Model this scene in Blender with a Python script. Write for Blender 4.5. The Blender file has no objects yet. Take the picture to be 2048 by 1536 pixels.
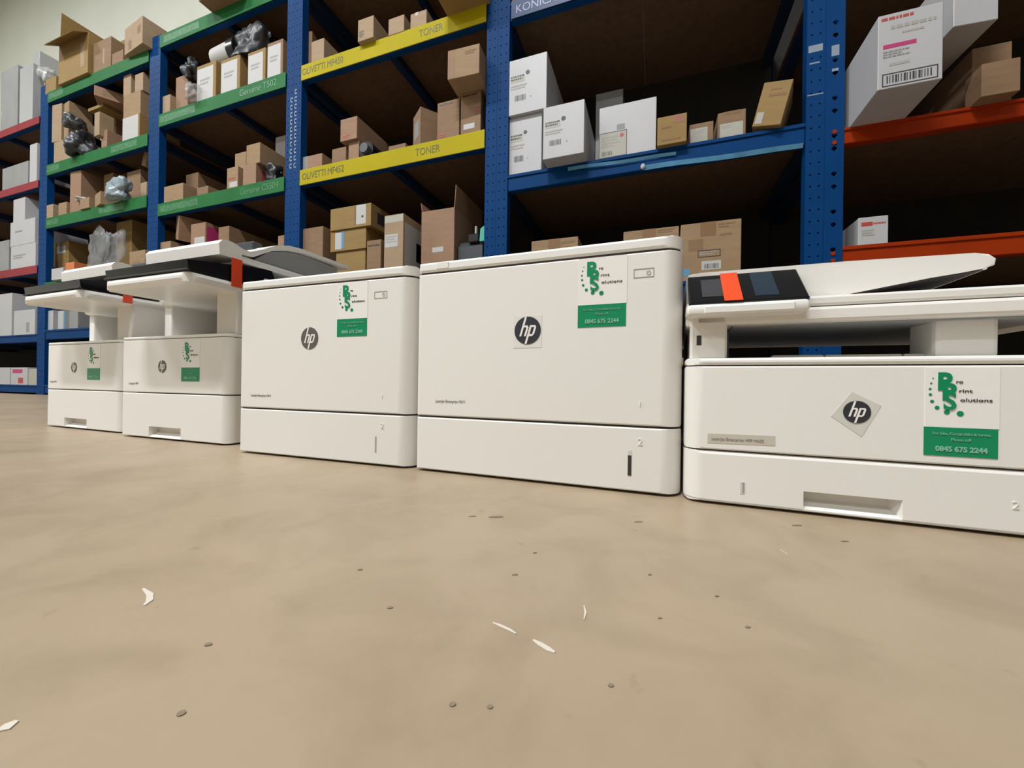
import bpy, bmesh, math, random
from mathutils import Vector, Matrix, noise as mnoise

scene = bpy.context.scene
COL = scene.collection
rad = math.radians

# ------------------------------------------------------------------ camera
F_PIX, YAW, PITCH, ROLL, CAM_H = 793.1, rad(19.73), rad(0.064), rad(0.808), 0.1604
fw = Vector((-math.sin(YAW) * math.cos(PITCH), math.cos(YAW) * math.cos(PITCH), math.sin(PITCH)))
r0 = Vector((math.cos(YAW), math.sin(YAW), 0.0))
u0 = r0.cross(fw)
RT = r0 * math.cos(ROLL) + u0 * math.sin(ROLL)
UP = u0 * math.cos(ROLL) - r0 * math.sin(ROLL)
cam_data = bpy.data.cameras.new('camera')
cam_data.sensor_fit = 'HORIZONTAL'
cam_data.sensor_width = 36.0
cam_data.lens = F_PIX / 2048 * 36.0
cam_data.clip_start = 0.02
cam = bpy.data.objects.new('camera', cam_data)
COL.objects.link(cam)
m = Matrix.Identity(4)
for i in range(3):
    m[i][0], m[i][1], m[i][2] = RT[i], UP[i], -fw[i]
m[2][3] = CAM_H
cam.matrix_world = m
scene.camera = cam

# ------------------------------------------------------------------ world, exposure, room lamps
world = bpy.data.worlds.new('world')
scene.world = world
world.use_nodes = True
world.node_tree.nodes['Background'].inputs[0].default_value = (0.9, 0.95, 1.0, 1)
world.node_tree.nodes['Background'].inputs[1].default_value = 0.02
vs = scene.view_settings
vs.view_transform = 'Standard'
vs.look = 'None'
vs.gamma = 1.0
vs.use_curve_mapping = False
vs.exposure = 0.43
LAMP_COL = (0.97, 1.0, 1.03)
LAMPS = [(-8.2, -1.2, 190), (-4.6, -1.8, 170), (-1.0, -1.6, 280), (3.4, -1.8, 25), (-4.6, -5.0, 80), (-1.0, -5.0, 85)]   # x, y, watts
CEIL_Z = 6.4

# ------------------------------------------------------------------ helpers
YR = 2.025                     # front plane of the racks

def at(px, py, Y):
    """a pixel of the photograph carried out to the upright plane y = Y"""
    d = fw + RT * ((px - 1024) / F_PIX) - UP * ((py - 768) / F_PIX)
    t = Y / d.y
    return Vector((d.x * t, Y, CAM_H + d.z * t))

def lin(c):
    return tuple(((v / 12.92) if v <= 0.04045 else ((v + 0.055) / 1.055) ** 2.4) for v in c)

MATS = {}
def mat(name, col, rough=0.6, metal=0.0, noise=0.0, scale=8.0, bump=0.0, bscale=80.0, spec=0.5, alpha=1.0,
        emit=0.0, stretch=(1, 1, 1), coat=0.0, trans=0.0):
    if name in MATS:
        return MATS[name]
    mt = bpy.data.materials.new(name)
    mt.use_nodes = True
    nt = mt.node_tree
    b = nt.nodes['Principled BSDF']
    b.inputs['Base Color'].default_value = (*col, 1)
    b.inputs['Roughness'].default_value = rough
    b.inputs['Metallic'].default_value = metal
    b.inputs['Specular IOR Level'].default_value = spec
    b.inputs['Alpha'].default_value = alpha
    b.inputs['Coat Weight'].default_value = coat
    b.inputs['Transmission Weight'].default_value = trans
    if emit:
        b.inputs['Emission Color'].default_value = (*col, 1)
        b.inputs['Emission Strength'].default_value = emit
    if noise or bump:
        tc = nt.nodes.new('ShaderNodeTexCoord')
        mp = nt.nodes.new('ShaderNodeMapping')
        mp.inputs['Scale'].default_value = stretch
        nt.links.new(tc.outputs['Object'], mp.inputs['Vector'])
    if noise:
        n = nt.nodes.new('ShaderNodeTexNoise')
        n.inputs['Scale'].default_value = scale
        n.inputs['Detail'].default_value = 5
        nt.links.new(mp.outputs[0], n.inputs['Vector'])
        r = nt.nodes.new('ShaderNodeValToRGB')
        r.color_ramp.elements[0].position = 0.3
        r.color_ramp.elements[1].position = 0.7
        r.color_ramp.elements[0].color = (*[c * (1 - noise) for c in col], 1)
        r.color_ramp.elements[1].color = (*[min(1, c * (1 + noise)) for c in col], 1)
        nt.links.new(n.outputs['Fac'], r.inputs[0])
        nt.links.new(r.outputs[0], b.inputs['Base Color'])
    if bump:
        n2 = nt.nodes.new('ShaderNodeTexNoise')
        n2.inputs['Scale'].default_value = bscale
        n2.inputs['Detail'].default_value = 4
        nt.links.new(mp.outputs[0], n2.inputs['Vector'])
        bp = nt.nodes.new('ShaderNodeBump')
        bp.inputs['Strength'].default_value = bump
        bp.inputs['Distance'].default_value = 0.004
        nt.links.new(n2.outputs['Fac'], bp.inputs['Height'])
        nt.links.new(bp.outputs[0], b.inputs['Normal'])
    MATS[name] = mt
    return mt

M_WALL = mat('painted_wall', (0.7316, 0.7440, 0.6490), 0.85, noise=0.04, scale=1.5, bump=0.05)
M_WALL_D = mat('painted_wall_grey', (0.26, 0.26, 0.24), 0.85, noise=0.04, scale=1.5)
M_CEIL = mat('ceiling_paint', (0.38, 0.38, 0.36), 0.9, noise=0.03, scale=1.0)
M_PRN = mat('printer_plastic', (0.7700, 0.7425, 0.6930), 0.42, bump=0.03, bscale=900.0)
M_PRN_LIP = mat('printer_plastic_lip', (0.7844, 0.7738, 0.7314), 0.3)
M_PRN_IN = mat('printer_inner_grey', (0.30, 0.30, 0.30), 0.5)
M_SEAM = mat('seam_dark', (0.03, 0.025, 0.022), 0.7)
M_EMB = mat('embossed_plastic', (0.60, 0.58, 0.54), 0.5)
M_LOGO = mat('logo_charcoal', (0.028, 0.028, 0.036), 0.4)
M_LOGO_GREY = mat('logo_grey', (0.10, 0.097, 0.085), 0.4)
M_FILM = mat('logo_film', (0.735, 0.71, 0.668), 0.25)
M_FILM_D = mat('logo_film_grey', (0.61, 0.605, 0.545), 0.3)
M_STICK = mat('sticker_white', (0.8208, 0.7884, 0.7452), 0.25)
M_GREEN = mat('sticker_green', (0.0, 0.235, 0.095), 0.3)
M_GREENTX = mat('sticker_pale_text', (0.20, 0.46, 0.33), 0.4)
M_BLACKTX = mat('print_dark', (0.035, 0.03, 0.03), 0.5)
M_GREYTX = mat('print_grey', (0.33, 0.31, 0.28), 0.6)
M_SCREEN = mat('screen_black', (0.007, 0.007, 0.009), 0.15, spec=0.3)
M_SCREEN_G = mat('screen_grey', (0.045, 0.043, 0.05), 0.2)
M_SCREEN_B = mat('screen_film_blue', (0.018, 0.032, 0.048), 0.15)
M_TAPE_R = mat('tape_orange_red', (0.78, 0.065, 0.012), 0.3)
M_LBL_TAN = mat('label_beige', (0.53, 0.485, 0.40), 0.5)

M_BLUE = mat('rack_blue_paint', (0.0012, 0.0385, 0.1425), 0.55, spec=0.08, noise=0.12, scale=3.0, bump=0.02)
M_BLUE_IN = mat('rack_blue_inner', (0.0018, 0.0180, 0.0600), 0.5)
M_WEAR_GLINT = mat('wear_and_glint', (0.2100, 0.2520, 0.3000), 0.5)  # serves real wear and the painted glints at post holes
M_GSTRIP = mat('strip_green', (0.0225, 0.1360, 0.0413), 0.55, spec=0.08, noise=0.12, scale=4.0)
M_GPALE = mat('strip_pale_green', (0.0715, 0.2040, 0.0960), 0.5, noise=0.15, scale=30.0)
M_GFADE = mat('strip_faded_green', (0.034, 0.158, 0.056), 0.6, noise=0.35, scale=40.0)
M_YSTRIP = mat('strip_yellow', (0.3844, 0.3180, 0.0060), 0.55, spec=0.08, noise=0.05, scale=4.0)
M_YDK = mat('strip_yellow_text', (0.0850, 0.0750, 0.0050), 0.5)
M_LSTRIP = mat('strip_lilac_blue', (0.0292, 0.0507, 0.1287), 0.4, spec=0.15)
M_LTEXT = mat('strip_lilac_text', (0.1500, 0.1800, 0.3000), 0.4)
M_SKY = mat('strip_sky_blue', (0.0910, 0.2520, 0.4060), 0.25, spec=0.15, noise=0.2, scale=12.0)
M_ORANGE = mat('beam_orange', (0.2760, 0.0262, 0.0024), 0.55, spec=0.08, noise=0.08, scale=4.0)
M_RED = mat('strip_red', (0.2520, 0.0360, 0.0420), 0.55, spec=0.08, noise=0.1, scale=4.0)
M_BOARD = mat('chipboard', (0.0975, 0.0528, 0.0252), 0.85, noise=0.2, scale=25.0, bump=0.1)
M_BACK_SHADE = mat('rack_back_shade', (0.014, 0.011, 0.009), 0.9, noise=0.2, scale=5.0)  # near-black, stands for the shaded depth of the racks

CARD = [mat('cardboard_tan', (0.2760, 0.1788, 0.0940), 0.8, noise=0.09, scale=9.0, bump=0.05, stretch=(1, 1, 5)),
        mat('cardboard_brown', (0.2160, 0.1293, 0.0681), 0.8, noise=0.10, scale=9.0, bump=0.05, stretch=(1, 1, 5)),
        mat('cardboard_olive', (0.2520, 0.1568, 0.0493), 0.8, noise=0.08, scale=9.0, bump=0.05, stretch=(1, 1, 5)),
        mat('cardboard_pink', (0.2700, 0.1595, 0.0940), 0.8, noise=0.08, scale=9.0, bump=0.05, stretch=(1, 1, 5)),
        mat('cardboard_pale', (0.3120, 0.2200, 0.1316), 0.8, noise=0.08, scale=9.0, bump=0.05, stretch=(1, 1, 5))]
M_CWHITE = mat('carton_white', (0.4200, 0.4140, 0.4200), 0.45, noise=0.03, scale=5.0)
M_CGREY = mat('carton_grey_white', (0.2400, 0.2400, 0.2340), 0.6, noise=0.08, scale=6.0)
M_CTAPE = mat('parcel_tape', (0.2160, 0.1210, 0.0564), 0.3)
M_LBL = mat('paper_label', (0.4320, 0.4260, 0.4140), 0.6)
M_LBLBEIGE = mat('paper_label_cream', (0.3720, 0.3600, 0.3000), 0.6)
M_PINK = mat('label_magenta', (0.42, 0.03, 0.14), 0.5)
M_REDL = mat('label_red', (0.40, 0.05, 0.04), 0.5)
M_BLUEL = mat('label_blue', (0.08, 0.25, 0.42), 0.5)
M_OPEN = mat('carton_inside', (0.33, 0.21, 0.11), 0.85)
M_BLACKP = mat('black_plastic', (0.014, 0.014, 0.016), 0.25)
M_GREYP = mat('grey_plastic', (0.05, 0.055, 0.06), 0.4)
M_TEAL = mat('teal_plastic', (0.05, 0.42, 0.30), 0.4)
M_FOIL = mat('crumpled_film', (0.42, 0.43, 0.43), 0.3, alpha=0.26, bump=0.25, bscale=25.0)
M_FOILD = mat('dark_film_bag', (0.014, 0.015, 0.018), 0.4, bump=0.25, bscale=25.0)
M_BAGW = mat('white_film_bag', (0.3600, 0.3660, 0.3600), 0.3, bump=0.25, bscale=20.0)
M_BAGB = mat('pale_blue_bag', (0.2520, 0.3120, 0.3480), 0.3, bump=0.25, bscale=20.0)
M_HOUS = mat('lamp_housing', (0.7, 0.7, 0.7), 0.5)
M_DIFF = mat('lamp_diffuser', (1.0, 0.96, 0.88), 0.5, emit=3.0)

# floor: sealed beige concrete, mottled and scuffed
def floor_mat():
    mt = bpy.data.materials.new('beige_concrete')
    mt.use_nodes = True
    nt = mt.node_tree
    b = nt.nodes['Principled BSDF']
    tc = nt.nodes.new('ShaderNodeTexCoord')
    def noise(scale, detail, rough=0.55, dist=0.0):
        n = nt.nodes.new('ShaderNodeTexNoise')
        n.inputs['Scale'].default_value = scale
        n.inputs['Detail'].default_value = detail
        n.inputs['Roughness'].default_value = rough
        n.inputs['Distortion'].default_value = dist
        nt.links.new(tc.outputs['Object'], n.inputs['Vector'])
        return n
    def ramp(n, p0, c0, p1, c1):
        r = nt.nodes.new('ShaderNodeValToRGB')
        r.color_ramp.elements[0].position = p0
        r.color_ramp.elements[1].position = p1
        r.color_ramp.elements[0].color = (*c0, 1)
        r.color_ramp.elements[1].color = (*c1, 1)
        nt.links.new(n.outputs['Fac'], r.inputs[0])
        return r
    def mul(a, c, fac=1.0):
        x = nt.nodes.new('ShaderNodeMix')
        x.data_type = 'RGBA'
        x.blend_type = 'MULTIPLY'
        x.inputs[0].default_value = fac
        nt.links.new(a.outputs['Color'] if 'Color' in a.outputs else a.outputs[2], x.inputs[6])
        nt.links.new(c.outputs['Color'], x.inputs[7])
        return x
    base = ramp(noise(3.0, 6), 0.3, (0.30, 0.226, 0.148), 0.7, (0.355, 0.272, 0.182))
    blot = ramp(noise(9.0, 5, 0.6, 0.6), 0.30, (0.84, 0.83, 0.80), 0.55, (1, 1, 1))
    spk = ramp(noise(38.0, 3, 0.5), 0.22, (0.74, 0.71, 0.66), 0.31, (1, 1, 1))
    m1 = mul(base, blot)
    x = nt.nodes.new('ShaderNodeMix')
    x.data_type = 'RGBA'
    x.blend_type = 'MULTIPLY'
    x.inputs[0].default_value = 0.8
    nt.links.new(m1.outputs[2], x.inputs[6])
    nt.links.new(spk.outputs['Color'], x.inputs[7])
    nt.links.new(x.outputs[2], b.inputs['Base Color'])
    rr = ramp(noise(5.0, 4), 0.3, (0.34,) * 3, 0.7, (0.46,) * 3)
    nt.links.new(rr.outputs['Color'], b.inputs['Roughness'])
    bp = nt.nodes.new('ShaderNodeBump')
    bp.inputs['Strength'].default_value = 0.08
    bp.inputs['Distance'].default_value = 0.003
    nt.links.new(noise(60.0, 5).outputs['Fac'], bp.inputs['Height'])
    nt.links.new(bp.outputs[0], b.inputs['Normal'])
    return mt
M_FLOOR = floor_mat()
M_SCUFF = mat('scuff_white', (0.56, 0.51, 0.43), 0.7)
M_SPECK = mat('speck_dark', (0.20, 0.155, 0.105), 0.8)

# ---- mesh helpers
def finish(name, bm, material, parent=None, smooth=True, ang=20, recalc=True):
    if recalc:
        bmesh.ops.recalc_face_normals(bm, faces=bm.faces)
    me = bpy.data.meshes.new(name)
    bm.to_mesh(me)
    bm.free()
    mats = material if isinstance(material, (list, tuple)) else [material]
    for x in mats:
        me.materials.append(x)
    if smooth:
        me.shade_smooth()
        me.set_sharp_from_angle(angle=rad(ang))
    return link(name, me, parent)

def link(name, me, parent=None):
    o = bpy.data.objects.new(name, me)
    COL.objects.link(o)
    if parent:
        o.parent = parent
    return o

def empty(name, loc, rz=0.0):
    o = bpy.data.objects.new(name, None)
    COL.objects.link(o)
    o.empty_display_size = 0.05
    o.location = loc
    o.rotation_euler = (0, 0, rz)
    return o

def tag(o, label, cat, group=None, kind=None):
    o['label'] = label
    if cat:
        o['category'] = cat
    if group:
        o['group'] = group
    if kind:
        o['kind'] = kind
    return o

def add_box(bm, x0, x1, y0, y1, z0, z1, bev=0.0, seg=1):
    r = bmesh.ops.create_cube(bm, size=1.0)
    vs_ = r['verts']
    for v in vs_:
        v.co = Vector((x0 + (v.co.x + .5) * (x1 - x0), y0 + (v.co.y + .5) * (y1 - y0), z0 + (v.co.z + .5) * (z1 - z0)))
    if bev:
        es = list({e for v in vs_ for e in v.link_edges})
        bmesh.ops.bevel(bm, geom=es, offset=bev, segments=seg, affect='EDGES', profile=0.5)

def box(name, x0, x1, y0, y1, z0, z1, material, parent=None, bev=0.0, seg=1):
    bm = bmesh.new()
    add_box(bm, x0, x1, y0, y1, z0, z1, bev, seg)
    return finish(name, bm, material, parent)

def prism_x(name, prof, x0, x1, material, parent=None, ang=35):
    """profile of (y, z) points extruded along x"""
    bm = bmesh.new()
    a = [bm.verts.new((x0, y, z)) for y, z in prof]
    b = [bm.verts.new((x1, y, z)) for y, z in prof]
    n = len(prof)
    for i in range(n):
        bm.faces.new((a[i], a[(i + 1) % n], b[(i + 1) % n], b[i]))
    bm.faces.new(a)
    bm.faces.new(b[::-1])
    return finish(name, bm, material, parent, ang=ang)

def prism_y(name, prof, y0, y1, material, parent=None, ang=35, bev=0.0):
    """profile of (x, z) points extruded along y"""
    bm = bmesh.new()
    a = [bm.verts.new((x, y0, z)) for x, z in prof]
    b = [bm.verts.new((x, y1, z)) for x, z in prof]
    n = len(prof)
    for i in range(n):
        bm.faces.new((a[i], a[(i + 1) % n], b[(i + 1) % n], b[i]))
    fa = bm.faces.new(a)
    bm.faces.new(b[::-1])
    if bev:
        bmesh.ops.bevel(bm, geom=list(fa.edges), offset=bev, segments=3, affect='EDGES', profile=0.5)
    return finish(name, bm, material, parent, ang=ang)

def shell(name, W, d, r, z0, z1, b, material, parent=None, hole=None, hdepth=0.02, x_off=0.0, y_off=0.0, r_left=None, seg=12):
    """front panel: plan outline with rounded front corners, swept up in z; hole = (u0,u1,z0,z1) grip recess"""
    rl = r if r_left is None else r_left
    plan = [(0.0, d)]
    for k in range(seg + 1):
        t = math.pi / 2 * k / seg
        plan.append((rl - rl * math.cos(t), rl - rl * math.sin(t)))
    if hole:
        plan += [(hole[0], 0.0), (hole[1], 0.0)]
        ih = len(plan) - 2
    for k in range(seg + 1):
        t = math.pi / 2 * k / seg
        plan.append((W - r + r * math.sin(t), r - r * math.cos(t)))
    plan.append((W, d))
    zl = [(z0, b), (z0 + b * .3, b * .3), (z0 + b, 0.0)]
    if hole:
        zl += [(hole[2], 0.0), (hole[3], 0.0)]
    zl += [(z1 - b, 0.0), (z1 - b * .3, b * .3), (z1, b)]
    bm = bmesh.new()
    rows = []
    for z, ins in zl:
        row = []
        for x, y in plan:
            xx = min(max(x, ins), W - ins) if ins else x
            yy = max(y, ins) if ins else y
            row.append(bm.verts.new((xx + x_off, yy + y_off, z)))
        rows.append(row)
    jh = [k for k, q in enumerate(zl) if hole and abs(q[0] - hole[2]) < 1e-9]
    for j in range(len(rows) - 1):
        for i in range(len(plan) - 1):
            if hole and i == ih and j == jh[0]:
                continue
            bm.faces.new((rows[j][i], rows[j][i + 1], rows[j + 1][i + 1], rows[j + 1][i]))
    bm.faces.new([v for v in rows[0]][::-1])
    bm.faces.new(rows[-1])
    for j in range(len(rows) - 1):
        bm.faces.new((rows[j][-1], rows[j][0], rows[j + 1][0], rows[j + 1][-1]))
    if hole:
        j = jh[0]
        o4 = [rows[j][ih], rows[j][ih + 1], rows[j + 1][ih + 1], rows[j + 1][ih]]
        h = hole
        s = 0.1 * (h[1] - h[0])
        i4 = [bm.verts.new((h[0] + s * .3 + x_off, hdepth + y_off, h[2] + 0.45 * (h[3] - h[2]))),
              bm.verts.new((h[1] - s * .8 + x_off, hdepth + y_off, h[2] + 0.45 * (h[3] - h[2]))),
              bm.verts.new((h[1] - s * .8 + x_off, hdepth + y_off, h[3] - 0.002)),
              bm.verts.new((h[0] + s * .3 + x_off, hdepth + y_off, h[3] - 0.002))]
        for i in range(4):
            bm.faces.new((o4[i], o4[(i + 1) % 4], i4[(i + 1) % 4], i4[i]))
        bm.faces.new(i4)
    return finish(name, bm, material, parent, ang=10)

def disc(name, cx, cz, r, y, material, parent, n=28, t=0.0006, rx=1.0):
    bm = bmesh.new()
    a = [bm.verts.new((cx + r * rx * math.cos(2 * math.pi * k / n), y - t, cz + r * math.sin(2 * math.pi * k / n))) for k in range(n)]
    b = [bm.verts.new((v.co.x, y, v.co.z)) for v in a]
    bm.faces.new(a)
    for k in range(n):
        bm.faces.new((a[k], a[(k + 1) % n], b[(k + 1) % n], b[k]))
    return finish(name, bm, material, parent, smooth=False)

def text(name, s, x, z, y, size, material, parent, align='LEFT', sx=1.0, shear=0.0, rot=None, bold=0.0, t=0.0003, loc=None):
    cu = bpy.data.curves.new(name, 'FONT')
    cu.body = s
    cu.size = size
    cu.align_x = align
    cu.align_y = 'BOTTOM_BASELINE'
    cu.extrude = t
    cu.offset = bold
    cu.shear = shear
    cu.resolution_u = 3
    tmp = bpy.data.objects.new('tmp_text', cu)
    COL.objects.link(tmp)
    dg = bpy.context.evaluated_depsgraph_get()
    me = bpy.data.meshes.new_from_object(tmp.evaluated_get(dg))
    bpy.data.objects.remove(tmp)
    bpy.data.curves.remove(cu)
    me.name = name
    me.materials.clear()
    me.materials.append(material)
    me.transform(Matrix.Translation((x, y - t, z)) @ Matrix.Rotation(rad(90), 4, 'X') @ Matrix.Diagonal((sx, 1, 1, 1)))
    return link(name, me, parent)

def slab(name, quads, y, material, parent, t=0.0005):
    """thin flat print: rectangles (x0,x1,z0,z1) or quads [(x,z)*4] on the plane y, facing -y"""
    bm = bmesh.new()
    for q in quads:
        if not isinstance(q[0], (tuple, list)):
            q = [(q[0], q[2]), (q[1], q[2]), (q[1], q[3]), (q[0], q[3])]
        a = [bm.verts.new((x, y - t, z)) for x, z in q]
        b = [bm.verts.new((x, y, z)) for x, z in q]
        n = len(q)
        bm.faces.new(a)
        for k in range(n):
            bm.faces.new((a[k], a[(k + 1) % n], b[(k + 1) % n], b[k]))
    return finish(name, bm, material, parent, smooth=False)

def frame_rects(x0, x1, z0, z1, w):
    return [(x0, x1, z1 - w, z1), (x0, x1, z0, z0 + w), (x0, x0 + w, z0 + w, z1 - w), (x1 - w, x1, z0 + w, z1 - w)]

def bars(x0, x1, z0, z1, n, seed=1, fill=0.55, gap=0.25):
    """rows of dashes for print too small to read"""
    rg = random.Random(seed)
    out = []
    h = (z1 - z0) / n
    for i in range(n):
        x = x0
        zt = z1 - i * h
        end = x1 if i % 2 == 0 else x0 + (x1 - x0) * rg.uniform(.55, .9)
        while x < end:
            w = (x1 - x0) * rg.uniform(.06, .2)
            out.append((x, min(x + w, end), zt - h * fill, zt))
            x += w + (x1 - x0) * .03 * (1 + gap)
    return out

def barcode(x0, x1, z0, z1, seed=3, n=16):
    rg = random.Random(seed)
    out = []
    p = (x1 - x0) / n
    for i in range(n):
        w = p * rg.choice((.3, .45, .7))
        out.append((x0 + i * p, x0 + i * p + w, z0, z1))
    return out

# ================================================================== the room
X0, X1, Y0, Y1 = -11.5, 6.5, -6.0, 3.25
fl = tag(box('floor', X0, X1, Y0, Y1, -0.1, 0.0, M_FLOOR), 'sealed beige concrete warehouse floor with scuffs', None, kind='structure')
tag(box('wall_back', X0, X1, Y1, Y1 + .15, 0, CEIL_Z, M_WALL), 'pale painted wall behind the racks', None, kind='structure')
tag(box('wall_front', X0, X1, Y0 - .15, Y0, 0, CEIL_Z, M_WALL_D), 'pale painted wall opposite the racks', None, kind='structure')
tag(box('wall_left', X0 - .15, X0, Y0, Y1, 0, CEIL_Z, M_WALL), 'pale painted end wall past the red racks', None, kind='structure')
tag(box('wall_right', X1, X1 + .15, Y0, Y1, 0, CEIL_Z, M_WALL_D), 'pale painted end wall past the orange racks', None, kind='structure')
tag(box('ceiling', X0, X1, Y0, Y1, CEIL_Z, CEIL_Z + .12, M_CEIL), 'plain pale warehouse ceiling', None, kind='structure')

for i, (lx, ly, watts) in enumerate(LAMPS):
    e = empty('ceiling_light', (lx, ly, CEIL_Z))
    tag(e, 'long white strip light fixed to the warehouse ceiling', 'ceiling light', 'ceiling strip lights')
    box('housing', -.75, .75, -.11, .11, -.06, 0, M_HOUS, e, .006)
    box('diffuser', -.73, .73, -.09, .09, -.075, -.06, M_DIFF, e, .004)
    ld = bpy.data.lights.new('strip_lamp', 'AREA')
    ld.shape = 'RECTANGLE'
    ld.size, ld.size_y = 1.45, 0.18
    ld.energy = watts
    ld.color = LAMP_COL
    lo = bpy.data.objects.new('strip_lamp', ld)
    COL.objects.link(lo)
    lo.parent = e
    lo.location = (0, 0, -.085)

# scuffs and specks on the floor
def fpt(px, py):
    d = fw + RT * ((px - 1024) / F_PIX) - UP * ((py - 768) / F_PIX)
    t = -CAM_H / d.z
    return d.x * t, d.y * t
def floor_mark(name, pts, w, material):
    bm = bmesh.new()
    P = [Vector((*fpt(*p), 0)) for p in pts]
    L, R = [], []
    for k, p in enumerate(P):
        t = (P[min(k + 1, len(P) - 1)] - P[max(k - 1, 0)]).normalized()
        n = Vector((-t.y, t.x, 0))
        ww = w * (0.35 if k in (0, len(P) - 1) else 1.0)
        L.append(bm.verts.new(p + n * ww / 2 + Vector((0, 0, .0006))))
        R.append(bm.verts.new(p - n * ww / 2 + Vector((0, 0, .0006))))
    for k in range(len(P) - 1):
        bm.faces.new((L[k], L[k + 1], R[k + 1], R[k]))
    r = bmesh.ops.extrude_face_region(bm, geom=list(bm.faces))
    for v in r['geom']:
        if isinstance(v, bmesh.types.BMVert):
            v.co.z = 0.0001
    return finish(name, bm, material, fl, smooth=False)
floor_mark('scuff_mark', [(985, 1246), (1000, 1252), (1018, 1260), (1032, 1268)], .0022, M_SCUFF)
floor_mark('scuff_mark', [(1066, 1281), (1080, 1289), (1098, 1300), (1110, 1306)], .0035, M_SCUFF)
floor_mark('scuff_mark', [(286, 1178), (300, 1190), (299, 1202), (288, 1212)], .004, M_SCUFF)
floor_mark('scuff_mark', [(-4, 1462), (14, 1455), (34, 1443)], .006, M_SCUFF)
floor_mark('scuff_mark', [(1168, 1212), (1171, 1226), (1168, 1240)], .0016, M_SCUFF)
floor_mark('scuff_mark', [(1560, 1100), (1575, 1110)], .002, M_SCUFF)
for p, s in [((992, 1034), 18), ((945, 1033), 9), ((1277, 1044), 10), ((1594, 1051), 12), ((1690, 1083), 9), ((780, 1216), 7), ((416, 1290), 9),
             ((362, 1428), 10), ((1222, 1372), 7), ((1320, 1237), 5), ((1030, 1150), 7), ((1434, 1193), 5), ((1496, 1255), 6), ((905, 1410), 8),
             ((980, 1415), 7), ((1070, 1106), 5), ((1300, 1150), 5), ((720, 1140), 6)]:
    floor_mark('floor_speck', [(p[0] - s * .8, p[1] + .6), (p[0] - s * .25, p[1]), (p[0] + s * .3, p[1] - .4), (p[0] + s * .8, p[1])], s * .00035, M_SPECK)

# ================================================================== storage racks
PW, PD, POST_H, RD = 0.067, 0.05, 2.93, 0.9

def post_mesh(name, rows, pitch, hw, hh, tear=False):
    """perforated upright: sheet front with real holes, closed sides and back"""
    bm = bmesh.new()
    nz = int(POST_H / pitch)
    nr = len(rows)
    for j in range(nz):
        za, zb = j * pitch, (j + 1) * pitch if j < nz - 1 else POST_H
        if tear:
            zc = za + pitch * (.66 if j % 2 == 0 else .34)
        else:
            zc = (za + zb) / 2
        for i, cx in enumerate(rows):
            xa = PW * i / nr
            xb = PW * (i + 1) / nr
            out = [(xa, za), ((xa + xb) / 2, za), (xb, za), (xb, zc), (xb, zb), ((xa + xb) / 2, zb), (xa, zb), (xa, zc)]
            hol = []
            for k in range(8):
                t = rad(225 + 45 * k)
                w_ = hw * (0.55 if tear and k in (0, 1, 2) else 1.0)
                hol.append((cx + w_ * math.cos(t) * 1.2, zc + hh * math.sin(t) * (1.25 if tear and k == 1 else 1.0)))
            vo = [bm.verts.new((x, 0, z)) for x, z in out]
            vh = [bm.verts.new((x, 0, z)) for x, z in hol]
            for k in range(8):
                bm.faces.new((vo[k], vo[(k + 1) % 8], vh[(k + 1) % 8], vh[k]))
    def q(pts):
        bm.faces.new([bm.verts.new(p) for p in pts])
    H = POST_H
    q([(0, 0, 0), (0, 0, H), (0, PD, H), (0, PD, 0)])
    q([(PW, 0, 0), (PW, PD, 0), (PW, PD, H), (PW, 0, H)])
    q([(0, PD, 0), (0, PD, H), (PW, PD, H), (PW, PD, 0)])
    q([(0, 0, H), (PW, 0, H), (PW, PD, H), (0, PD, H)])
    q([(0, 0, 0), (0, PD, 0), (PW, PD, 0), (PW, 0, 0)])
    bmesh.ops.remove_doubles(bm, verts=bm.verts, dist=1e-5)
    bmesh.ops.recalc_face_normals(bm, faces=bm.faces)
    me = bpy.data.meshes.new(name)
    bm.to_mesh(me)
    bm.free()
    me.materials.append(M_BLUE)
    return me
ME_POST = post_mesh('post', [PW * .27, PW * .73], 0.05, 0.0032, 0.0036)
ME_POST_T = post_mesh('post_teardrop', [PW * .5], 0.08, 0.0085, 0.0095, True)
_bm = bmesh.new()
add_box(_bm, 0, PW, 0, PD, 0, POST_H)
ME_POST_R = bpy.data.meshes.new('rear_post')
bmesh.ops.recalc_face_normals(_bm, faces=_bm.faces)
_bm.to_mesh(_bm_me := ME_POST_R)
_bm.free()
ME_POST_R.materials.append(M_BLUE)

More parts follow.
